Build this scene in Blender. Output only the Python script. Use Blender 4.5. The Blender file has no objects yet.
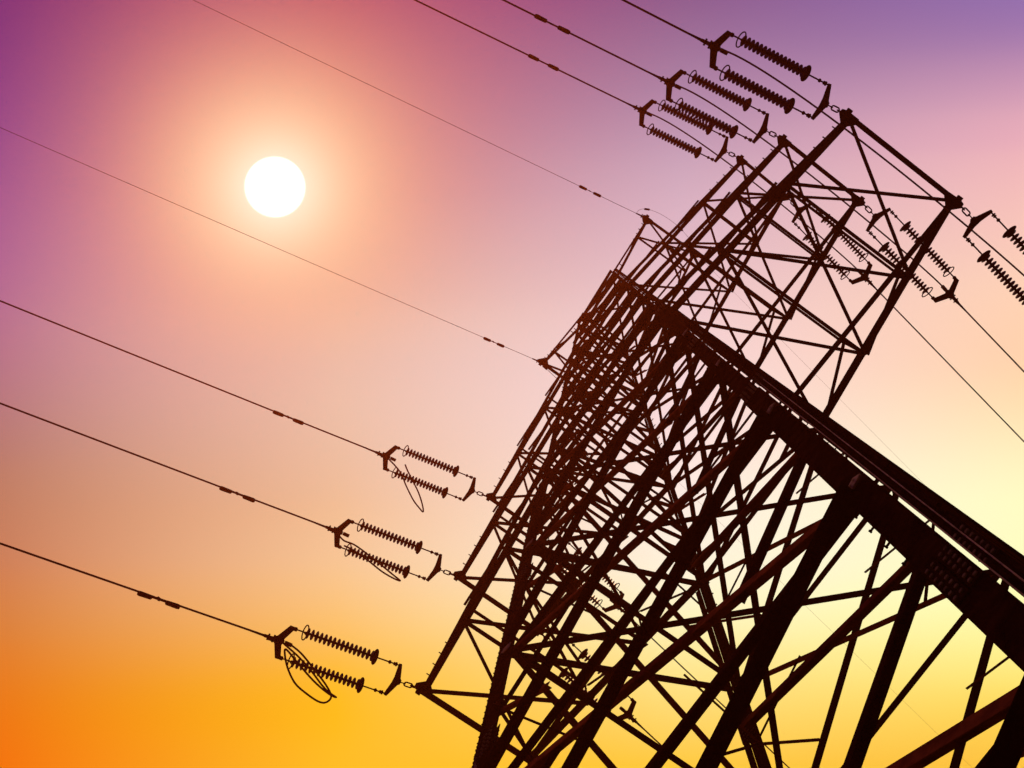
import bpy, math, random
from mathutils import Vector, Matrix
random.seed(7)
scene = bpy.context.scene
col = scene.collection

# ------------------------------------------------------------------ camera
S = 2.0                                   # metres per survey unit
CZ = 1.6                                  # eye height of the photographer
def W(p):                                 # survey units -> metres
    return Vector((S * p[0], S * p[1], S * p[2] + CZ))
R_RIGHT = Vector((0.57893491, 0.81536889, -0.0028183))
R_DOWN = Vector((-0.80108442, 0.56814148, -0.18835871))
R_FWD = Vector((-0.15198064, 0.11130513, 0.98209625))
F_PX = 1669.47
cam_d = bpy.data.cameras.new('camera')
cam = bpy.data.objects.new('camera', cam_d)
col.objects.link(cam)
cam_d.sensor_width = 36.0
cam_d.lens = F_PX / 1024.0 * 36.0
cam_d.clip_start = 0.1
cam_d.clip_end = 9000.0
rot = Matrix((R_RIGHT, -R_DOWN, -R_FWD)).transposed().to_4x4()
cam.matrix_world = Matrix.Translation(W((3.33625, -5.82106, 0.0))) @ rot
scene.camera = cam

# ------------------------------------------------------------------ colour management
scene.view_settings.view_transform = 'Standard'
scene.view_settings.look = 'None'
scene.view_settings.exposure = 0.0
scene.view_settings.gamma = 1.0
scene.view_settings.use_curve_mapping = False
scene.cycles.use_denoising = True
scene.cycles.denoising_input_passes = 'RGB_ALBEDO'
scene.cycles.use_adaptive_sampling = False
scene.cycles.max_bounces = 6

def lin(c):
    return tuple(((x / 255.0) / 12.92 if x / 255.0 <= 0.04045 else ((x / 255.0 + 0.055) / 1.055) ** 2.4) for x in c)

# ------------------------------------------------------------------ sky
SUN_DIR = Vector((-0.1373177, -0.07029894, 0.98802931)).normalized()
world = bpy.data.worlds.new('World')
scene.world = world
world.use_nodes = True
nt = world.node_tree
nt.nodes.clear()
def wn(t, **k):
    n = nt.nodes.new(t)
    for a, b in k.items():
        setattr(n, a, b)
    return n
def wl(a, b):
    nt.links.new(a, b)
out = wn('ShaderNodeOutputWorld')
bg = wn('ShaderNodeBackground')
bg.inputs['Strength'].default_value = 1.31
wl(bg.outputs[0], out.inputs[0])
tc = wn('ShaderNodeTexCoord')
def dot(v):
    n = wn('ShaderNodeVectorMath', operation='DOT_PRODUCT')
    wl(tc.outputs['Generated'], n.inputs[0])
    n.inputs[1].default_value = v
    return n.outputs['Value']
def maprange(x, a, b, smooth=False):
    n = wn('ShaderNodeMapRange')
    n.interpolation_type = 'SMOOTHSTEP' if smooth else 'LINEAR'
    wl(x, n.inputs['Value'])
    n.inputs['From Min'].default_value = a
    n.inputs['From Max'].default_value = b
    return n.outputs['Result']
# the two directions along which the evening sky changes colour
v = maprange(dot(R_DOWN), -0.224, 0.224)
def ramp(stops):
    r = wn('ShaderNodeValToRGB')
    r.color_ramp.interpolation = 'B_SPLINE' if False else 'CARDINAL'
    e = r.color_ramp.elements
    while len(e) > 1:
        e.remove(e[-1])
    for i, (y, c) in enumerate(stops):
        el = e[0] if i == 0 else e.new(y / 768.0)
        el.position = y / 768.0
        el.color = lin(c) + (1.0,)
    wl(v, r.inputs[0])
    return r.outputs['Color']
c0 = ramp([(0, (86, 22, 116)), (150, (114, 52, 136)), (300, (154, 92, 142)), (450, (170, 114, 106)),
           (560, (196, 119, 80)), (640, (219, 119, 42)), (768, (244, 103, 5))])
c1 = ramp([(0, (146, 52, 104)), (190, (158, 118, 136)), (300, (196, 176, 166)), (384, (211, 190, 175)), (500, (228, 188, 152)),
           (576, (241, 196, 142)), (670, (250, 188, 62)), (768, (253, 189, 36))])
c2 = ramp([(0, (133, 92, 140)), (150, (190, 158, 182)), (300, (232, 199, 205)), (450, (250, 226, 222)),
           (576, (254, 243, 216)), (650, (254, 236, 162)), (768, (254, 202, 60))])
c3 = ramp([(0, (140, 109, 175)), (60, (174, 131, 176)), (115, (218, 164, 184)), (160, (238, 181, 186)), (270, (252, 207, 182)),
           (380, (255, 217, 171)), (500, (255, 255, 195)), (600, (255, 255, 174)), (680, (255, 226, 105)), (768, (253, 187, 55))])
ud = dot(R_RIGHT)
def mixc(a, b, f):
    m = wn('ShaderNodeMix', data_type='RGBA')
    m.clamp_factor = True
    wl(f, m.inputs['Factor'])
    if isinstance(a, tuple):
        m.inputs['A'].default_value = a
    else:
        wl(a, m.inputs['A'])
    if isinstance(b, tuple):
        m.inputs['B'].default_value = b
    else:
        wl(b, m.inputs['B'])
    return m.outputs['Result']
U = lambda x: (x - 512) / F_PX
m1 = mixc(c0, c1, maprange(ud, U(0), U(340)))
m2 = mixc(m1, c2, maprange(ud, U(340), U(680)))
sky = mixc(m2, c3, maprange(ud, U(680), U(1024)))
# glow of the evening sun through the haze, by angle from the sun
ac = wn('ShaderNodeMath', operation='ARCCOSINE')
wl(dot(SUN_DIR), ac.inputs[0])
ang = ac.outputs[0]
def expo(scale, gain):
    a = wn('ShaderNodeMath', operation='DIVIDE'); wl(ang, a.inputs[0]); a.inputs[1].default_value = scale
    p = wn('ShaderNodeMath', operation='POWER'); wl(a.outputs[0], p.inputs[0]); p.inputs[1].default_value = 1.7
    n = wn('ShaderNodeMath', operation='MULTIPLY'); wl(p.outputs[0], n.inputs[0]); n.inputs[1].default_value = -1.0
    x = wn('ShaderNodeMath', operation='EXPONENT'); wl(n.outputs[0], x.inputs[0])
    g = wn('ShaderNodeMath', operation='MULTIPLY'); wl(x.outputs[0], g.inputs[0]); g.inputs[1].default_value = gain
    return g.outputs[0]
sky = mixc(sky, lin((228, 162, 122)) + (1.0,), expo(0.094, 0.92))
sky = mixc(sky, lin((228, 223, 180)) + (1.0,), expo(0.052, 0.95))
sky = mixc(sky, lin((255, 249, 232)) + (1.0,), expo(0.0235, 0.9))
disc = maprange(ang, 0.0186, 0.0160, True)
sky = mixc(sky, (1.6, 1.6, 1.55, 1.0), disc)
wl(sky, bg.inputs['Color'])

# ------------------------------------------------------------------ sun lamp
sl = bpy.data.lights.new('sun', 'SUN')
sl.energy = 3.0
sl.angle = math.radians(0.6)
sl.color = (1.0, 0.50, 0.24)
so = bpy.data.objects.new('sun', sl)
col.objects.link(so)
so.rotation_euler = SUN_DIR.to_track_quat('Z', 'Y').to_euler()
so.location = SUN_DIR * 300

# ------------------------------------------------------------------ materials
def mat(name, base, dark, rough, metal=0.0, scale=3.0, bump=0.06, spec=0.4):
    m = bpy.data.materials.new(name)
    m.use_nodes = True
    t = m.node_tree
    b = t.nodes['Principled BSDF']
    co = t.nodes.new('ShaderNodeTexCoord')
    n = t.nodes.new('ShaderNodeTexNoise')
    n.inputs['Scale'].default_value = scale
    n.inputs['Detail'].default_value = 8.0
    n.inputs['Roughness'].default_value = 0.65
    t.links.new(co.outputs['Object'], n.inputs['Vector'])
    r = t.nodes.new('ShaderNodeValToRGB')
    r.color_ramp.elements[0].position = 0.35
    r.color_ramp.elements[1].position = 0.68
    r.color_ramp.elements[0].color = dark + (1,)
    r.color_ramp.elements[1].color = base + (1,)
    t.links.new(n.outputs['Fac'], r.inputs[0])
    t.links.new(r.outputs[0], b.inputs['Base Color'])
    b.inputs['Roughness'].default_value = rough
    b.inputs['Metallic'].default_value = metal
    b.inputs['Specular IOR Level'].default_value = spec
    bp = t.nodes.new('ShaderNodeBump')
    bp.inputs['Strength'].default_value = bump
    bp.inputs['Distance'].default_value = 0.02
    t.links.new(n.outputs['Fac'], bp.inputs['Height'])
    t.links.new(bp.outputs[0], b.inputs['Normal'])
    return m
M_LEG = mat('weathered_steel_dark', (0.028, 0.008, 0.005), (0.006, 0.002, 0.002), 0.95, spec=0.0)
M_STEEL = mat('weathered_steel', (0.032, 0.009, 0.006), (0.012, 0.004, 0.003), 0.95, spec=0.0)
M_RUST = mat('rusty_steel', (0.22, 0.055, 0.022), (0.07, 0.016, 0.009), 0.95, spec=0.0)
M_GALV_GLINT = mat('worn_galvanised_and_highlight', (0.42, 0.31, 0.25), (0.16, 0.11, 0.085), 0.9, spec=0.0)  # cleat metal; its pale tone also paints lit edge lines on the legs
M_BOLT = mat('highlight_bolt_heads', (0.20, 0.14, 0.10), (0.06, 0.038, 0.026), 0.8, scale=7.0, spec=0.0)  # splice bolts coloured pale to stand in for bright glints
M_FIT = mat('dark_fittings', (0.018, 0.0055, 0.004), (0.007, 0.0025, 0.002), 0.9, scale=9.0, spec=0.0)
M_GLAZE = mat('brown_glazed_sheds', (0.016, 0.005, 0.004), (0.009, 0.003, 0.0025), 0.5, scale=6.0, bump=0.03, spec=0.03)
M_WIRE = mat('stranded_conductor', (0.16, 0.036, 0.012), (0.08, 0.018, 0.008), 0.8, scale=14.0, spec=0.05)
M_GRASS = mat('dry_grass_ground', (0.070, 0.060, 0.026), (0.030, 0.028, 0.013), 0.95, scale=0.35, bump=0.6, spec=0.1)

# ------------------------------------------------------------------ mesh helpers
class MB:
    def __init__(self):
        self.v = []; self.f = []
    def prism(self, ring0, ring1, cap=True):
        n = len(ring0); b = len(self.v)
        self.v += [tuple(p) for p in ring0] + [tuple(p) for p in ring1]
        for i in range(n):
            j = (i + 1) % n
            self.f.append((b + i, b + j, b + n + j, b + n + i))
        if cap:
            self.f.append(tuple(b + i for i in reversed(range(n))))
            self.f.append(tuple(b + n + i for i in range(n)))
    def section(self, p0, p1, e1, e2, poly):
        self.prism([p0 + e1 * a + e2 * b for a, b in poly], [p1 + e1 * a + e2 * b for a, b in poly])
    def angle(self, p0, p1, e1, e2, w1, w2, t):      # rolled steel angle, heel on the line
        self.section(p0, p1, e1, e2, [(0, 0), (w1, 0), (w1, t), (t, t), (t, w2), (0, w2)])
    def box(self, c, ex, ey, ez, sx, sy, sz):
        self.prism([c + ex * (a * sx / 2) + ey * (b * sy / 2) - ez * (sz / 2) for a, b in ((-1, -1), (1, -1), (1, 1), (-1, 1))],
                   [c + ex * (a * sx / 2) + ey * (b * sy / 2) + ez * (sz / 2) for a, b in ((-1, -1), (1, -1), (1, 1), (-1, 1))])
    def cyl(self, p0, p1, r, n=8, r1=None):
        d = (p1 - p0).normalized()
        a = d.orthogonal().normalized(); b = d.cross(a)
        r1 = r if r1 is None else r1
        c = [(math.cos(2 * math.pi * i / n), math.sin(2 * math.pi * i / n)) for i in range(n)]
        self.prism([p0 + a * (x * r) + b * (y * r) for x, y in c], [p1 + a * (x * r1) + b * (y * r1) for x, y in c])
    def tube(self, pts, r, n=7):
        rings = []
        a = None
        for i, p in enumerate(pts):
            d = (pts[min(i + 1, len(pts) - 1)] - pts[max(i - 1, 0)]).normalized()
            a = d.orthogonal().normalized() if a is None else (a - d * a.dot(d)).normalized()
            b = d.cross(a)
            rings.append([p + a * (math.cos(2 * math.pi * k / n) * r) + b * (math.sin(2 * math.pi * k / n) * r) for k in range(n)])
        base = len(self.v)
        for rg in rings:
            self.v += [tuple(q) for q in rg]
        for i in range(len(rings) - 1):
            for k in range(n):
                j = (k + 1) % n
                self.f.append((base + i * n + k, base + i * n + j, base + (i + 1) * n + j, base + (i + 1) * n + k))
        self.f.append(tuple(base + k for k in reversed(range(n))))
        self.f.append(tuple(base + (len(rings) - 1) * n + k for k in range(n)))
    def lathe(self, o, d, prof, n=16):               # prof: (distance along d, radius)
        a = d.orthogonal().normalized(); b = d.cross(a)
        base = len(self.v)
        for x, r in prof:
            self.v += [tuple(o + d * x + (a * math.cos(2 * math.pi * k / n) + b * math.sin(2 * math.pi * k / n)) * r) for k in range(n)]
        for i in range(len(prof) - 1):
            for k in range(n):
                j = (k + 1) % n
                self.f.append((base + i * n + k, base + i * n + j, base + (i + 1) * n + j, base + (i + 1) * n + k))
        self.f.append(tuple(base + k for k in reversed(range(n))))
        self.f.append(tuple(base + (len(prof) - 1) * n + k for k in range(n)))
    def torus(self, c, ax, R, r, n=22, m=7):
        a = ax.orthogonal().normalized(); b = ax.cross(a)
        base = len(self.v)
        for i in range(n):
            e = a * math.cos(2 * math.pi * i / n) + b * math.sin(2 * math.pi * i / n)
            for k in range(m):
                self.v.append(tuple(c + e * (R + r * math.cos(2 * math.pi * k / m)) + ax * (r * math.sin(2 * math.pi * k / m))))
        for i in range(n):
            for k in range(m):
                i2 = (i + 1) % n; k2 = (k + 1) % m
                self.f.append((base + i * m + k, base + i2 * m + k, base + i2 * m + k2, base + i * m + k2))
    def plate(self, pts, nrm, t):                    # flat polygon of thickness t
        self.prism([p - nrm * (t / 2) for p in pts], [p + nrm * (t / 2) for p in pts])
    def bolt(self, p, nrm, r=0.022, h=0.03):
        self.cyl(p - nrm * h, p + nrm * h, r, 6)
    def build(self, name, material, parent=None, smooth=False):
        me = bpy.data.meshes.new(name)
        me.from_pydata(self.v, [], self.f)
        me.materials.append(material)
        if smooth:
            for p in me.polygons:
                p.use_smooth = True
        me.update()
        o = bpy.data.objects.new(name, me)
        col.objects.link(o)
        if parent is not None:
            o.parent = parent
        return o

def empty(name, parent=None, mw=None):
    o = bpy.data.objects.new(name, None)
    o.empty_display_size = 0.5
    col.objects.link(o)
    if parent is not None:
        o.parent = parent
    if mw is not None:
        o.matrix_world = mw
    return o
def tag(o, label, cat, group=None):
    o['label'] = label
    o['category'] = cat
    if group:
        o['group'] = group
def copy_tree(o, parent=None):
    kids = list(o.children)
    c = o.copy(); col.objects.link(c)
    if parent is not None:
        c.parent = parent
    for k in kids:
        copy_tree(k, c)
    return c

# ------------------------------------------------------------------ ground
g = MB()
rad = 3500.0
ring = [Vector((rad * math.cos(2 * math.pi * i / 48), rad * math.sin(2 * math.pi * i / 48), 0)) for i in range(48)]
g.v = [tuple(p) for p in ring]; g.f = [tuple(range(48))]
ground = g.build('ground', M_GRASS)
ground['kind'] = 'structure'

# ------------------------------------------------------------------ added red haze in place of a lens flare veil
hz = bpy.data.materials.new('flare_tint_haze')
hz.use_nodes = True
hz.node_tree.nodes.clear()
ho = hz.node_tree.nodes.new('ShaderNodeOutputMaterial')
hv = hz.node_tree.nodes.new('ShaderNodeVolumePrincipled')
hv.inputs['Color'].default_value = (0.082, 0.017, 0.005, 1.0)
hv.inputs['Density'].default_value = 0.003
hv.inputs['Anisotropy'].default_value = 0.85
hz.node_tree.links.new(hv.outputs[0], ho.inputs['Volume'])

# ------------------------------------------------------------------ the lattice tower
L0, L26 = 3.03814, 1.57025
def hw(z):
    return L0 + (L26 - L0) * z / 26.0
Z = [-0.8, 2.3, 6.30, 10.34, 14.07, 18.09, 22.13, 26.0]
ZU = [26.0, 28.0, 30.8, 32.7, 35.64, 37.4, 40.1, 41.9]
ARMS = [   # height, rise of top chord, half length, half width, name
    (26.0, 2.0, 5.735, 1.0991, 'cross_arm'),
    (30.80, 1.9, 5.150, 0.9197, 'cross_arm'),
    (35.644, 1.76, 4.590, 0.6335, 'cross_arm'),
    (41.903, -1.8, 2.2559, 0.7666, 'earth_wire_arm')]
LEG = {'L': (-1, -1), 'M': (-1, 1), 'N': (1, -1), 'Q': (1, 1)}
FACES = {'A': ('L', 'N', Vector((0, -1, 0))), 'B': ('M', 'Q', Vector((0, 1, 0))),
         'C': ('L', 'M', Vector((-1, 0, 0))), 'D': ('N', 'Q', Vector((1, 0, 0)))}
def leg(k, z):
    sx, sy = LEG[k]
    w = hw(z)
    return Vector((sx * w, sy * w, z))

tower = empty('lattice_tower')
tag(tower, 'tall dark steel lattice transmission tower leaning across the photo, seen from its foot', 'pylon')

def brace(name, a, b, nrm, w, t=0.012, m=None, flip=False, parent=tower, off=0.0, trim=0.0, w2=None):
    """steel angle between two survey points lying in a face with outward normal nrm"""
    pa, pb = W(a), W(b)
    d = (pb - pa).normalized()
    pa = pa + d * trim; pb = pb - d * trim
    n = (nrm - d * nrm.dot(d)).normalized()
    e1 = d.cross(n).normalized()
    if flip:
        e1 = -e1
    w2 = w if w2 is None else w2
    if nrm.x > 0.9:                      # this side face: members sit on the outside of the legs
        off = abs(off) * 0.5 + 0.005
        w2 = w * 0.6
    o = n * off
    mb = MB()
    mb.angle(pa - e1 * (w / 2) + o, pb - e1 * (w / 2) + o, e1, -n if off <= 0 else n, w, w2, t)
    return mb.build(name, m or M_STEEL, parent)

# legs: star section of two angles back to back, gap between them held by batten plates
def build_leg(k):
    sx, sy = LEG[k]
    ex, ey = Vector((sx, 0, 0)), Vector((0, sy, 0))
    mb = MB()
    for (za, zb, k_, t) in ((-0.8, 15.4, 1.0, 0.02), (15.4, 26.0, 0.86, 0.018), (26.0, 35.6, 0.52, 0.016), (35.6, 41.95, 0.38, 0.013)):
        pa, pb = W(leg(k, za)), W(leg(k, zb))
        # built-up leg: wide inner channel, a clear slot, two outer flats with a hairline gap
        h_, dp = 0.215 * k_, 0.05 * k_
        mb.section(pa, pb, ex, ey, [(-h_, 0), (h_, 0), (h_, -dp), (h_ - t, -dp), (h_ - t, -t), (-h_ + t, -t), (-h_ + t, -dp), (-h_, -dp)])
        for x1, x2, lift in ((0.262, 0.355, 0.0), (0.372, 0.475, 0.006)):
            x1 *= k_; x2 *= k_
            mb.section(pa, pb, ex, ey, [(x1, lift), (x2, lift), (x2, lift - dp), (x2 - t, lift - dp), (x2 - t, lift - t), (x1, lift - t)])
        ax = (pb - pa).normalized()
        n = max(2, int((zb - za) / 3.9))
        for i in range(n):                           # battens tie the parts together
            p = pa.lerp(pb, (i + 0.72) / n)
            mb.box(p + ex * 0.13 * k_ - ey * (dp + 0.02), ex, ax, ey, 0.66 * k_, 0.16, 0.014)
    # step bolts
    d = (W(leg(k, 26)) - W(leg(k, 0))).normalized()
    zz = 1.6
    i = 0
    while zz < 41.5:
        p = W(leg(k, zz))
        e = ex if i % 2 else ey
        f = ey if i % 2 else ex
        q = p + ex * (0.20 if zz < 15 else 0.14) * (1 if i % 2 else -1)
        f = ey if i % 2 else ex * (1 if i % 2 else -1)
        if int(zz * 0.37) % 3 == 0:
            mb.cyl(q - f * 0.05, q + f * 0.08, 0.015, 6)
            mb.cyl(q + f * 0.06, q + f * 0.085, 0.024, 6)
        zz += 0.22
        i += 1
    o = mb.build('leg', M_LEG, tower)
    # cover strips along the outer flats end in steps, with thin pale rails painted as lit edges
    for za, zb, x1, x2, yy in ((10.1, 15.3, 0.33, 0.505, 0.024), (7.25, 12.4, 0.30, 0.40, 0.040), (3.0, 7.0, 0.42, 0.49, 0.024), (15.5, 25.6, 0.36, 0.45, 0.022)):
        cs = MB()
        pa, pb = W(leg(k, za)), W(leg(k, zb))
        cs.section(pa, pb, ex, ey, [(x1, yy), (x2, yy), (x2, yy - 0.014), (x1, yy - 0.014)])
        ax = (pb - pa).normalized()
        for i in range(int((pb - pa).length / 0.32)):
            q = pa + ax * (0.15 + 0.32 * i) + ex * ((x1 + x2) / 2)
            cs.cyl(q + ey * (yy + 0.03), q + ey * (yy - 0.05), 0.02, 6)
        cs.build('cover_strip', M_LEG, o)
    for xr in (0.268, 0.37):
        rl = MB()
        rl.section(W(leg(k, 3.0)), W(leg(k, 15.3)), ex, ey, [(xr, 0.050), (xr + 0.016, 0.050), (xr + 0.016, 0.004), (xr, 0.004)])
        rl.build('highlight_rail', M_GALV_GLINT, o)
    # bolted splices
    for zs, ln, w in ((7.95, 1.5, 0.22), (15.6, 1.3, 0.20), (21.0, 1.1, 0.18), (26.9, 0.8, 0.15)):
        sp = MB(); sb = MB()
        p = W(leg(k, zs)); dd = (W(leg(k, zs + 1)) - p).normalized()
        kk = w / 0.22
        for x0_, x1_, sd in ((-0.20, -0.01, 1), (0.02, 0.20, 1), (0.268, 0.35, 1), (0.378, 0.47, 1)):
            cx_ = (x0_ + x1_) / 2 * kk
            for side in (0.022, -0.098):
                sp.box(p + ex * cx_ + ey * side, ex, dd, ey, (x1_ - x0_) * kk, ln, 0.016)
            rows = (x0_ + 0.05, x1_ - 0.05) if x1_ - x0_ > 0.15 else ((x0_ + x1_) / 2,)
            for r in range(int(ln / 0.19)):
                for xx_ in rows:
                    q = p + ex * (xx_ * kk) + dd * (-ln / 2 + 0.1 + r * 0.19)
                    sb.cyl(q + ey * 0.052, q - ey * 0.125, 0.030, 6)
        nf, nv = len(sp.f), len(sp.v)
        sp.v += sb.v
        sp.f += [tuple(q + nv for q in f_) for f_ in sb.f]
        so_ = sp.build('splice_plate', M_LEG, o)
        so_.data.materials.append(M_BOLT)
        for pi, pg in enumerate(so_.data.polygons):
            pg.material_index = 1 if pi >= nf else 0
    return o
for k in LEG:
    build_leg(k)

def gusset(k, z, face, size, m=M_LEG):
    a, b, n = FACES[face]
    o = b if k == a else a
    p = W(leg(k, z)); q = W(leg(o, z))
    e = (q - p).normalized()
    d = (W(leg(k, z + 1)) - p).normalized()
    nn = d.cross(e).normalized()
    if nn.dot(n) < 0:
        nn = -nn
    c = p + nn * 0.02
    mb = MB()
    s = size
    pts = [c - e * 0.12 - d * s * 0.62, c + e * s * 0.45 - d * s * 0.95, c + e * s * 0.95 - d * s * 0.55, c + e * s * 0.75 + d * s * 0.2,
           c + e * s * 0.4 + d * s * 0.62, c - e * 0.12 + d * s * 0.62]
    mb.plate(pts, nn, 0.016)
    for i in range(5):
        t = -0.5 + i * 0.25
        mb.bolt(c + e * 0.05 + d * s * t, nn, 0.02, 0.035)
    for i in range(3):
        mb.bolt(c + (e * 0.75 - d * 0.7) * (s * (0.45 + 0.22 * i)), nn, 0.02, 0.035)
        mb.bolt(c + (e * 0.6 + d * 0.35) * (s * (0.4 + 0.22 * i)), nn, 0.02, 0.035)
    g_ = mb.build('gusset_plate', m, tower)
    if face in 'AB' and z < 23:
        cb = MB()
        v_ = (e * 0.75 - d * 0.55).normalized(); u_ = v_.cross(nn)
        cb.box(c + e * 0.02 + d * 0.02 + nn * 0.05, v_, u_, nn, 0.36, 0.19, 0.03)
        for q_ in (-0.1, 0.0, 0.1):
            cb.bolt(c + e * 0.02 + d * 0.02 + v_ * q_ + nn * 0.065, nn, 0.018, 0.02)
        cb.build('cleat', M_GALV_GLINT, g_)
    return g_

def in_face(face, a, b, nrm):
    # outward normal of the tapering face
    k1, k2, n = FACES[face]
    p = leg(k1, 5); q = leg(k2, 5); r = leg(k1, 15)
    m = (q - p).cross(r - p).normalized()
    return m if m.dot(n) > 0 else -m

leg_line = leg
def leg_outer(k, z):
    p = leg_line(k, z)
    kk = 1.0 if z < 15.4 else (0.86 if z < 26.0 else (0.52 if z < 35.6 else 0.38))
    p.x += LEG[k][0] * 0.40 * kk / S
    return p
for face, (k1, k2, n0) in FACES.items():
    n = in_face(face, None, None, None)
    leg = leg_outer if face == 'D' else leg_line
    for i in range(1, len(Z) - 1):
        za, zb = Z[i], Z[i + 1]
        big = zb < 23
        sd_ = 0.72 if face == 'D' else 1.0
        wd = 0.235 if i < 3 else (0.22 if i < 5 else 0.2)
        wu = 0.19 if i < 4 else 0.17
        k_hi = k2 if face in 'AC' else k2
        P = leg(k1, za); Pt = leg(k1, zb); Q = leg(k2, za); Qt = leg(k2, zb)
        # falling and rising diagonals pass on either side of the face
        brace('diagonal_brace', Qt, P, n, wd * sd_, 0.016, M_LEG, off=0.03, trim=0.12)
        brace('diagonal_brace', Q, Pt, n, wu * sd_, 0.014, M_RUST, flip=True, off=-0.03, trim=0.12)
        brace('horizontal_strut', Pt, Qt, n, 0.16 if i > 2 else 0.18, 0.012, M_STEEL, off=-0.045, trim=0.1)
        # redundant members: half height of each leg to the quarter points
        D1 = lambda t: Qt.lerp(P, t)
        D2 = lambda t: Q.lerp(Pt, t)
        fm = 0.58
        LK = leg(k1, za + (zb - za) * fm); LQ = leg(k2, za + (zb - za) * fm)
        for A_, B_, m_ in ((LQ, D1(0.27), M_RUST), (LQ, D2(0.25), M_STEEL), (LK, D2(0.73), M_STEEL), (LK, D1(0.75), M_RUST)):
            brace('secondary_brace', A_, B_, n, (0.13 if i < 4 else 0.10) * (1.0 if face == 'A' else 0.6), 0.010, m_, flip=(m_ is M_RUST), off=-0.06, trim=-0.12)
        for k in (k1, k2) if face in 'AB' else ():
            gusset(k, zb, face, (0.38 if i < 3 else 0.24) if face in 'AB' else 0.2)
    # lowest open panel at the base
    brace('diagonal_brace', leg(k1, Z[1]), (leg(k1, Z[2]) + leg(k2, Z[2])) / 2, n, 0.2, 0.014, M_STEEL, off=-0.03)
    brace('diagonal_brace', leg(k2, Z[1]), (leg(k1, Z[2]) + leg(k2, Z[2])) / 2, n, 0.2, 0.014, M_STEEL, off=0.03)
    brace('horizontal_strut', leg(k1, Z[2]), leg(k2, Z[2]), n, 0.18, 0.012, M_STEEL, off=-0.045)
    # slender upper body
    for i in range(len(ZU) - 1):
        za, zb = ZU[i], ZU[i + 1]
        P = leg(k1, za); Pt = leg(k1, zb); Q = leg(k2, za); Qt = leg(k2, zb)
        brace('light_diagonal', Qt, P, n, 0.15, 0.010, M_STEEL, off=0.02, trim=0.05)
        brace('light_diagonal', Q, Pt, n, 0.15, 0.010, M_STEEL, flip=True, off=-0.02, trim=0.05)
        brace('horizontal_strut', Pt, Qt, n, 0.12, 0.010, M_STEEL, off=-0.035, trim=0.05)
        zm = (za + zb) / 2
        brace('light_secondary', leg(k1, zm), Qt.lerp(P, 0.74), n, 0.11, 0.009, M_RUST, off=-0.05, trim=-0.06)
        brace('light_secondary', leg(k2, zm), Q.lerp(Pt, 0.26), n, 0.11, 0.009, M_RUST, off=-0.05, trim=-0.06)
        if zb - za > 2.5:
            zm = (za + zb) / 2
            brace('horizontal_strut', leg(k1, zm), leg(k2, zm), n, 0.09, 0.010, M_STEEL, off=-0.035, trim=0.05)
leg = leg_line
# plan diaphragms
for z in (18.09, 22.13, 26.0, 30.8, 35.64, 41.9):
    up = Vector((0, 0, 1))
    w_ = 0.15 if z < 27 else 0.1
    brace('diaphragm_brace', leg('L', z), leg('Q', z), up, w_, 0.012, M_STEEL, off=0.03, trim=0.1)
    brace('diaphragm_brace', leg('M', z), leg('N', z), up, w_, 0.012, M_STEEL, off=-0.03, trim=0.1)

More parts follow.
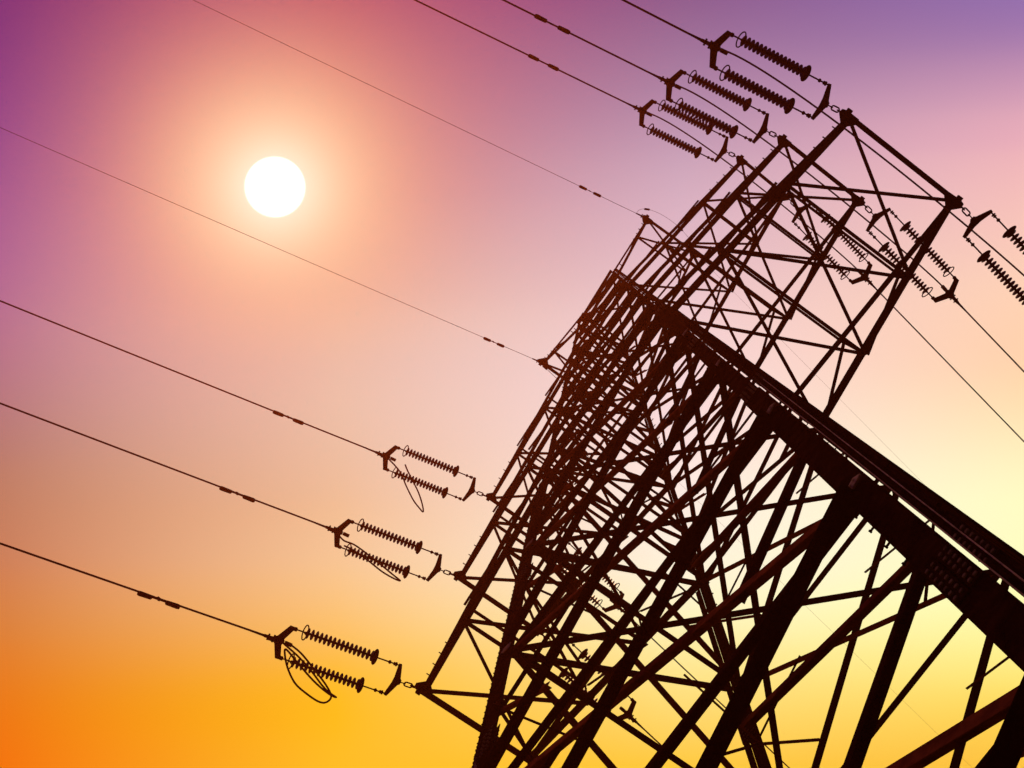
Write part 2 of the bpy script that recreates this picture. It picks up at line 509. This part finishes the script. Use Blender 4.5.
# cross arms
TIP = {}
def build_arm(h, rise, al, wl_, name, sx):
    arm = empty(name, tower)
    kA, kB = ('N', 'Q') if sx > 0 else ('L', 'M')
    up = Vector((0, 0, 1))
    earth = rise < 0
    zb, zt = (h + rise, h) if earth else (h, h + rise)
    if sx < 0 and not earth:            # the left arms are set a little nearer on this side
        tA, tB = Vector((-(al - (0.02 if h == 26.0 else 0.05)), -(wl_ + (0.03 if h == 26.0 else 0.07)), h)), Vector((-(al - 0.05), wl_ - 0.02, h))
    else:
        tA, tB = Vector((sx * al, -wl_, h)), Vector((sx * (al - (0 if earth else 0.07)), wl_ - (0 if earth else 0.02), h))
    TIP[(h, sx, -1)] = tA; TIP[(h, sx, 1)] = tB
    bA = [tA.lerp(leg(kA, zb), t) for t in (0, 1 / 3, 2 / 3, 1)]
    bB = [tB.lerp(leg(kB, zb), t) for t in (0, 1 / 3, 2 / 3, 1)]
    uA = [tA.lerp(leg(kA, zt), t) for t in (0, 1 / 3, 2 / 3, 1)]
    uB = [tB.lerp(leg(kB, zt), t) for t in (0, 1 / 3, 2 / 3, 1)]
    cw = 0.11 if earth else {26.0: 0.20, 30.8: 0.175}.get(h, 0.155)
    lw = 0.095 if earth else {26.0: 0.115, 30.8: 0.105}.get(h, 0.095)
    nA, nB = Vector((0, -1, 0)), Vector((0, 1, 0))
    for pts, nn, w, bolts in ((bA, nA, cw, True), (bB, nB, cw, False), (uA, nA, cw * 0.72, False), (uB, nB, cw * 0.72, False)):
        o = brace('chord', pts[0], pts[3], nn, w, 0.014, M_LEG, parent=arm, off=-0.01, flip=sx < 0)
        if bolts:
            mb = MB()
            a, b = W(pts[0]), W(pts[3])
            d = (b - a).normalized(); e = d.cross(nn).normalized()
            L_ = (b - a).length
            s = 0.55
            i = 0
            while s < L_ - 0.3:
                sg = 1 if i % 2 else -1
                if (s < 2.0 or 3.6 < s < 4.4):
                    q = a + d * s
                    tgt = nn if True else e
                    mb.cyl(q + e * sg * 0.02, q + tgt * 0.12 + e * sg * 0.02, 0.022, 6)
                s += 0.42; i += 1
            mb.build('step_bolts', M_LEG, o)
    # bottom plan bracing: a strut at each node and crossed bars between them
    for i in range(3):
        if earth and i == 2:
            continue
        brace('end_strut' if i == 0 else 'lacing_bar', bA[i], bB[i], up, lw * (1.5 if i == 0 else 1.0), 0.011, M_STEEL, parent=arm, off=-0.012)
        if earth and i:
            continue
        brace('lacing_bar', bA[i], bB[i + 1], up, lw, 0.010, M_STEEL, parent=arm, off=-0.03)
        brace('lacing_bar', bB[i], bA[i + 1], up, lw, 0.010, M_STEEL, parent=arm, off=0.03, flip=True)
    # webs of the two side faces and of the top
    for bb, uu, nn in ((bA, uA, nA), (bB, uB, nB)):
        if earth:
            brace('lacing_bar', bb[2], uu[1], nn, lw * 0.8, 0.009, M_STEEL, parent=arm, off=-0.03)
            continue
        brace('lacing_bar', bb[1], uu[1], nn, lw * 0.75, 0.009, M_STEEL, parent=arm, off=-0.03)
        brace('lacing_bar', bb[2], uu[2], nn, lw * 0.75, 0.009, M_STEEL, parent=arm, off=-0.03)
        brace('lacing_bar', bb[2], uu[1], nn, lw * 0.75, 0.009, M_STEEL, parent=arm, off=0.03)
        brace('lacing_bar', bb[3], uu[2], nn, lw * 0.75, 0.009, M_STEEL, parent=arm, off=0.03)
    for i in (() if earth else (1, 2)):
        brace('lacing_bar', uA[i], uB[i], up, lw * 0.8, 0.009, M_STEEL, parent=arm, off=-0.012)
    # hanger plates at the two tip corners
    for t, sy in ((tA, -1), (tB, 1)):
        mb = MB()
        p = W(t)
        X, Y = Vector((sx, 0, 0)), Vector((0, sy, 0))
        r = 0.30 if earth else {26.0: 0.33, 30.8: 0.29}.get(h, 0.27)
        for zz in (-0.03, 0.03):
            q = p + up * zz
            mb.plate([q + X * r * 0.35 + Y * r * 0.25, q + X * r * 0.2 + Y * r * 0.75, q - X * r * 0.25 + Y * r * 0.8, q - X * r * 0.9 + Y * r * 0.15,
                      q - X * r * 1.1 - Y * r * 0.35, q - X * r * 0.2 - Y * r * 1.25, q + X * r * 0.3 - Y * r * 1.1], up, 0.016)
        for a_, b_ in ((0.1, 0.5), (-0.5, 0.1), (-0.1, -0.4), (0.05, -0.8), (-0.7, -0.15)):
            mb.bolt(p + X * (r * a_) + Y * (r * b_), up, 0.028, 0.085)
        mb.box(p + X * r * 0.42 + Y * r * 0.1, X, Y, up, r * 0.35, r * 0.5, 0.16)
        mb.build('tip_plate', M_LEG, arm)
for h, rise, al, w_, nm in ARMS:
    for sx in (-1, 1):
        build_arm(h, rise, al, w_, nm, sx)

# ------------------------------------------------------------------ strain insulator strings
DA = Vector((-0.1575, -1, -0.305)).normalized()
DAS = {1: Vector((-0.176, -1, -0.305)).normalized(), -1: Vector((-0.1525, -1, -0.305)).normalized()}
DB = Vector((-0.1656, 1, 0.0406)).normalized()
def frame(D, origin):
    x = D.normalized()
    y = x.cross(Vector((0, 0, 1))).normalized()
    z = x.cross(y)
    m = Matrix((x, y, z)).transposed().to_4x4()
    m.translation = origin
    return m
X, Y, Zv = Vector((1, 0, 0)), Vector((0, 1, 0)), Vector((0, 0, 1))
SEP = 0.27 * S            # half spacing of the twin strings
def build_string():
    root = empty('insulator_string')
    u = S * 0.955
    # shackle and chain link
    mb = MB()
    def link(c, ln, w, r, ax):
        pts = []
        for i in range(25):
            a = 2 * math.pi * i / 24
            pts.append(c + X * (ln / 2 - w / 2) * (1 if math.cos(a) > 0 else -1) + X * (w / 2 * math.cos(a)) + ax * (w / 2 * math.sin(a)))
        mb.tube(pts, r, 6)
    link(X * 0.13 * u, 0.15 * u, 0.055 * u, 0.024, Zv)
    link(X * 0.25 * u, 0.15 * u, 0.075 * u, 0.025, Y)
    mb.cyl(X * 0.30 * u, X * 0.43 * u, 0.02)
    mb.build('chain_link', M_FIT, root)
    # tower side yoke, a tall thin triangle
    def yoke(xa, xb, hole, thick):
        mb = MB()
        dx = xb - xa
        for zz in (-0.022, 0.022):
            o = Zv * zz
            far = thick < 0.8
            mid = xb + dx * (-0.30 if far else 0.12)
            hw_ = 0.14 if far else 0.12
            oc, ic = (xb - dx * 0.30, xb + dx * 0.12) if far else (xb - dx * 0.05, xb + dx * 0.40)
            up_ = [X * (xa - dx * 0.25) + Y * 0.07 + o, X * (xa + dx * 0.05) + Y * hw_ + o, X * oc + Y * (SEP + 0.06) + o, X * ic + Y * (SEP + 0.05) + o, X * ic + Y * (SEP - 0.05) + o, X * mid + Y * 0.12 + o]
            mb.plate(up_ + [q - Y * (2 * q.y) for q in reversed(up_)], Zv, 0.018)
        for yy in (-0.12, 0.0, 0.12):
            mb.bolt(X * (xa + dx * 0.4) + Y * yy, Zv, 0.028, 0.06)
        for s in (-1, 1):
            mb.bolt(X * (xb + dx * 0.1) + Y * s * SEP, Zv, 0.03, 0.07)
        return mb.build('yoke_plate', M_FIT, root)
    yoke(0.42 * u, 0.52 * u, True, 0.9)
    yoke(2.66 * u, 2.48 * u, True, 0.62)
    for s in (-1, 1):
        o = Y * (s * SEP)
        ins = MB()
        # rod, sockets
        ins.cyl(o + X * 0.53 * u, o + X * 2.46 * u, 0.026)
        ins.cyl(o + X * 0.60 * u, o + X * 0.615 * u, 0.075)
        ins.cyl(o + X * 0.635 * u, o + X * 0.65 * u, 0.062)
        ins.lathe(o + X * 0.70 * u, X, [(0, 0.02), (0.03, 0.06), (0.07, 0.065), (0.11, 0.02)], 10)
        ins.lathe(o + X * 2.40 * u, X, [(0, 0.02), (0.03, 0.07), (0.10, 0.07), (0.13, 0.02)], 10)
        rod = ins.build('insulator', M_FIT, root)
        sh = MB()
        n = 16
        x0, x1 = 1.02 * u, 2.26 * u
        prof = [(x0, 0.045)]
        pit = (x1 - x0) / n
        for i in range(n):
            x = x0 + pit * i
            r = 0.178
            prof += [(x + pit * 0.25, 0.042), (x + pit * 0.38, r * 0.8), (x + pit * 0.43, r), (x + pit * 0.46, r), (x + pit * 0.50, 0.06), (x + pit * 0.9, 0.042)]
        prof.append((x1, 0.045))
        sh.lathe(o, X, prof, 20)
        sh.build('shed_stack', M_GLAZE, rod, smooth=False)
        sd = MB()
        sd.lathe(o, X, [(0.997 * u, 0.05), (0.997 * u, 0.24), (1.000 * u, 0.27), (1.003 * u, 0.27), (1.006 * u, 0.24), (1.006 * u, 0.05)], 26)
        sd.build('end_shield', M_FIT, rod, smooth=False)
        rg = MB()
        rg.torus(o + X * 2.265 * u, X, 0.245, 0.021, 26, 8)
        for e in (Zv, -Zv):
            rg.cyl(o + X * 2.30 * u, o + X * 2.265 * u + e * 0.235, 0.014)
        rg.build('grading_ring', M_FIT, rod, smooth=True)
    # dead end clamp on the conductor
    mb = MB()
    mb.cyl(X * 2.52 * u, X * 2.86 * u, 0.075, 10, 0.055)
    mb.cyl(X * 2.86 * u, X * 3.10 * u, 0.045, 8, 0.030)
    mb.box(X * 2.74 * u + Zv * 0.07, X, Y, Zv, 0.22, 0.12, 0.1)
    mb.bolt(X * 2.70 * u, Y, 0.03, 0.13); mb.bolt(X * 2.79 * u, Y, 0.03, 0.11)
    mb.cyl(X * 2.50 * u + Zv * 0.0, X * 2.38 * u + Zv * 0.05, 0.07, 8)
    mb.build('strain_clamp', M_FIT, root)
    return root

proto = build_string()
names = {26.0: 'lowest and longest', 30.80: 'middle', 35.644: 'uppermost'}
first = True
for h, rise, al, w_, nm in ARMS[:3]:
    for sx in (-1, 1):
        for sy in (-1, 1):
            o = proto if first else copy_tree(proto)
            first = False
            D = DAS[sx] if sy < 0 else DB
            o.matrix_world = frame(D, W(TIP[(h, sx, sy)])) @ Matrix.Diagonal((1.04 if (sx, sy) == (-1, -1) else 1.0, 1, 1, 1))
            side = 'lower left' if sx < 0 else 'upper right'
            wh = 'near end pulling up-left' if sy < 0 else 'far end pulling down-right'
            tag(o, 'twin ribbed insulator string on the %s %s arm, %s' % ({26.0: 'lowest', 30.80: 'middle', 35.644: 'uppermost'}[h], side, wh), 'insulator',
                'twin insulator strings at the crossarm tips')

# ------------------------------------------------------------------ wires
def wire_pts(tip, D, k, s0, s1, n):
    hlen = math.hypot(D.x, D.y)
    sl_ = D / abs(D.y)
    pts = []
    for i in range(n + 1):
        s = s0 + (s1 - s0) * (i / n) ** 1.6
        pts.append(W(tip + sl_ * s + Vector((0, 0, k * s * s))))
    return pts
def make_wire(name, pts, r, label, cat, group, m=M_WIRE, n=7):
    mb = MB()
    mb.tube(pts, r, n)
    o = mb.build(name, m)
    for p in o.data.polygons:
        p.use_smooth = True
    tag(o, label, cat, group)
    return o
dist = {(26.0, -1): 4.39, (30.80, -1): 4.40, (35.644, -1): 4.66, (30.80, 1): 4.67, (35.644, 1): 4.62}

def build_damper():
    root = empty('vibration_damper')
    mb = MB()
    mb.cyl(X * -0.42 + Zv * 0.10, X * 0.42 + Zv * 0.10, 0.016)
    mb.build('messenger_cable', M_FIT, root)
    for s in (-1, 1):
        w = MB()
        w.lathe(X * (s * 0.22) + Zv * 0.10, X * s, [(0, 0.04), (0.03, 0.075), (0.40, 0.085), (0.47, 0.07), (0.48, 0.02)], 12)
        w.build('damper_weight', M_FIT, root)
    c = MB()
    c.box(Zv * 0.05, X, Y, Zv, 0.07, 0.05, 0.16)
    c.plate([X * -0.07 - Zv * 0.02, X * 0.07 - Zv * 0.02, X * 0.0 - Zv * 0.12], Y, 0.05)
    c.build('clamp', M_FIT, root)
    return root
damper = None
def place_damper(p, D, label, scale=1.0):
    global damper
    if damper is None:
        damper = build_damper(); o = damper
    else:
        o = copy_tree(damper)
    x = D.normalized()
    y = x.cross(Zv).normalized()
    z = y.cross(x)
    z = -z if z.z > 0 else z        # weights hang under the wire
    m = Matrix((x, z.cross(x), z)).transposed().to_4x4()
    m.translation = p
    o.matrix_world = m @ Matrix.Scale(scale, 4)
    tag(o, label, 'damper', 'vibration dampers clipped on the wires')

arm_no = {26.0: 'lowest', 30.80: 'middle', 35.644: 'uppermost'}
for h, rise, al, w_, nm in ARMS[:3]:
    for sx in (-1, 1):
        side = 'lower left' if sx < 0 else 'upper right'
        make_wire('conductor_wire', wire_pts(TIP[(h, sx, -1)], DAS[sx], 0.00094, 2.50, 105.0, 60), 0.034,
                  'dark conductor running up-left across the sky from the %s %s arm' % (arm_no[h], side), 'wire', 'conductors of the power line')
        make_wire('conductor_wire', wire_pts(TIP[(h, sx, 1)], DB, 0.0002, 2.50, 150.0, 60), 0.030,
                  'dark conductor running down-right behind the tower from the %s %s arm' % (arm_no[h], side), 'wire', 'conductors of the power line')
        if (h, sx) in dist:
            s = dist[(h, sx)]
            Dw = DAS[sx]
            p = W(TIP[(h, sx, -1)] + Dw / abs(Dw.y) * s + Vector((0, 0, 0.00094 * s * s)))
            place_damper(p, Dw, 'two-weight damper on the conductor from the %s %s arm' % (arm_no[h], side))

# jumpers: on the upper right arms they pass under the arm from string to string
def bez(a, b, c, d, n=40):
    return [a * (1 - t) ** 3 + b * 3 * t * (1 - t) ** 2 + c * 3 * t * t * (1 - t) + d * t ** 3 for t in [i / n for i in range(n + 1)]]
for h, rise, al, w_, nm in ARMS[:3]:
    tA, tB = TIP[(h, 1, -1)], TIP[(h, 1, 1)]
    s = tA + DAS[1] * 2.42; e = tB + DB * 2.42
    c1 = s - DAS[1] * 0.8 + Vector((0.2, 0, -0.5)); c2 = e - DB * 0.6 + Vector((0, 0, -0.6))
    make_wire('jumper_wire', [W(p) for p in bez(s, c1, c2, e)], 0.030,
              'slim jumper cable passing under the tip of the %s upper right arm' % arm_no[h], 'jumper', 'jumper cables')
    # slack coiled tails at the lower left strings
    tL = TIP[(h, -1, -1)]
    fr = frame(DA, Vector((0, 0, 0))).to_3x3()
    xx, yy = fr @ X, fr @ Y
    dn = Vector((0, 0, -1))
    s = tL + DA * 2.53
    ctl = {26.0: [(-0.016, -0.01, 0.0), (0.129, 0.005, 0.112), (0.341, 0.052, 0.221), (0.613, 0.154, 0.325), (0.909, 0.306, 0.422), (1.062, 0.346, 0.51), (1.2, 0.357, 0.586), (1.043, 0.31, 0.65), (0.74, 0.174, 0.698), (0.368, -0.038, 0.731), (0.089, -0.2, 0.748), (0.125, -0.086, 0.748), (0.265, 0.108, 0.731), (0.472, 0.304, 0.698), (0.713, 0.425, 0.65), (0.958, 0.516, 0.586), (1.093, 0.522, 0.51), (1.13, 0.435, 0.422), (0.977, 0.324, 0.325), (0.68, 0.173, 0.221), (0.369, 0.031, 0.112), (0.141, -0.01, 0.0)],
           30.8: [(-0.018, 0.05, 0.0), (0.124, 0.049, 0.211), (0.325, -0.006, 0.405), (0.65, 0.032, 0.567), (1.012, 0.113, 0.682), (1.282, 0.185, 0.742), (1.434, 0.236, 0.742), (1.314, 0.259, 0.682), (1.047, 0.248, 0.567), (0.712, 0.192, 0.405), (0.388, 0.164, 0.211), (0.177, 0.206, 0.0)],
           35.644: [(-0.043, 0.0, 0.0), (0.211, 0.058, 0.211), (0.403, 0.125, 0.405), (0.616, 0.289, 0.567), (0.893, 0.491, 0.682), (1.092, 0.592, 0.742), (1.215, 0.643, 0.742), (1.117, 0.502, 0.682), (0.921, 0.317, 0.567), (0.687, 0.16, 0.405), (0.495, 0.044, 0.211), (0.416, 0.009, 0.0)]}[h]
    cp = [s - xx * a + yy * b + dn * c for a, b, c in ctl]
    pts = []
    for i in range(len(cp) - 1):                     # smooth curve through the control points
        p0, p1, p2, p3 = cp[max(i - 1, 0)], cp[i], cp[i + 1], cp[min(i + 2, len(cp) - 1)]
        for q in range(6):
            t = q / 6
            pts.append(0.5 * ((2 * p1) + (p2 - p0) * t + (2 * p0 - 5 * p1 + 4 * p2 - p3) * t * t + (3 * p1 - p0 - 3 * p2 + p3) * t ** 3))
    pts.append(cp[-1])
    make_wire('jumper_wire', [W(p) for p in pts], 0.033,
              'slack looped cable tail hanging at the outer end of the %s lower left string' % arm_no[h], 'jumper', 'slack cable tails')

# earth wires on the two short top arms
hE = ARMS[3][0]
for sx, Dx, Dz, sd in ((-1, -0.13, -0.49, 1.39), (1, -0.16, -0.30, 1.61)):
    side = 'left' if sx < 0 else 'right'
    tip = TIP[(hE, sx, -1)]
    D = Vector((Dx, -1, Dz))
    make_wire('earth_wire', wire_pts(tip, D, 0.0012, 0.0, 70.0, 50), 0.012,
              'thin earth wire running up-left past the sun from the %s short top arm' % side if sx > 0 else
              'thin earth wire running left below the sun from the left short top arm', 'wire', 'earth wires')
    place_damper(W(tip + D * sd), D, 'small two-weight damper on the thin earth wire of the %s short top arm' % side, 0.9)
    t2 = TIP[(hE, sx, 1)]
    make_wire('earth_wire', wire_pts(t2, Vector((-0.1656, 1, 0.0406)), 0.0002, 0.0, 150.0, 50), 0.0045,
              'thin earth wire leaving down-right behind the tower from the %s short top arm' % side, 'wire', 'earth wires')
    cl = empty('wire_clamp')
    cl.matrix_world = frame(D, W(tip))
    mb = MB(); mb.cyl(X * 0.0, X * 0.62, 0.05, 8, 0.03); mb.box(X * 0.12, X, Y, Zv, 0.2, 0.14, 0.12)
    mb.build('clamp_body', M_FIT, cl)
    mb = MB(); mb.bolt(X * 0.12, Y, 0.03, 0.12); mb.bolt(X * 0.3, Y, 0.03, 0.1); mb.build('clamp_bolt', M_FIT, cl)
    tag(cl, 'small earth wire clamp at the tip of the %s short top arm' % side, 'clamp', 'earth wire clamps')
    a = tip + D.normalized() * 0.3
    b = TIP[(hE, sx, 1)]
    if sx > 0:
        bp_ = bez(a, a + Vector((0.35, -0.1, 0.5)), b + Vector((0.5, -0.5, 0.5)), b)
    else:
        bp_ = bez(a, a + Vector((0.12, 0.35, -0.35)), b + Vector((-0.25, -0.6, -0.5)), b)
    wo = make_wire('bond_wire', [W(p) for p in bp_], 0.008 if sx > 0 else 0.013,
                   ('hair-thin bonding loop arching over the tip of the right short top arm' if sx > 0 else
                    'hair-thin bonding wire drooping from the tip of the left short top arm'), 'wire', 'bonding loops')
    for q in (9, 27):
        sv = MB()
        p0, p1 = W(bp_[q]), W(bp_[q + 2])
        dv = (p1 - p0).normalized()
        sv.cyl(p0 - dv * 0.02, p0 + dv * 0.26, 0.055, 8, 0.05)
        sv.build('sleeve', M_FIT, wo)

# ------------------------------------------------------------------ added haze box for the red veil, round the whole scene
mb = MB()
mb.box(Vector((0, 0, 43.5)), X, Y, Zv, 7400.0, 7400.0, 89.0)
hb = mb.build('haze', hz)
hb['kind'] = 'stuff'
hb.data.update()
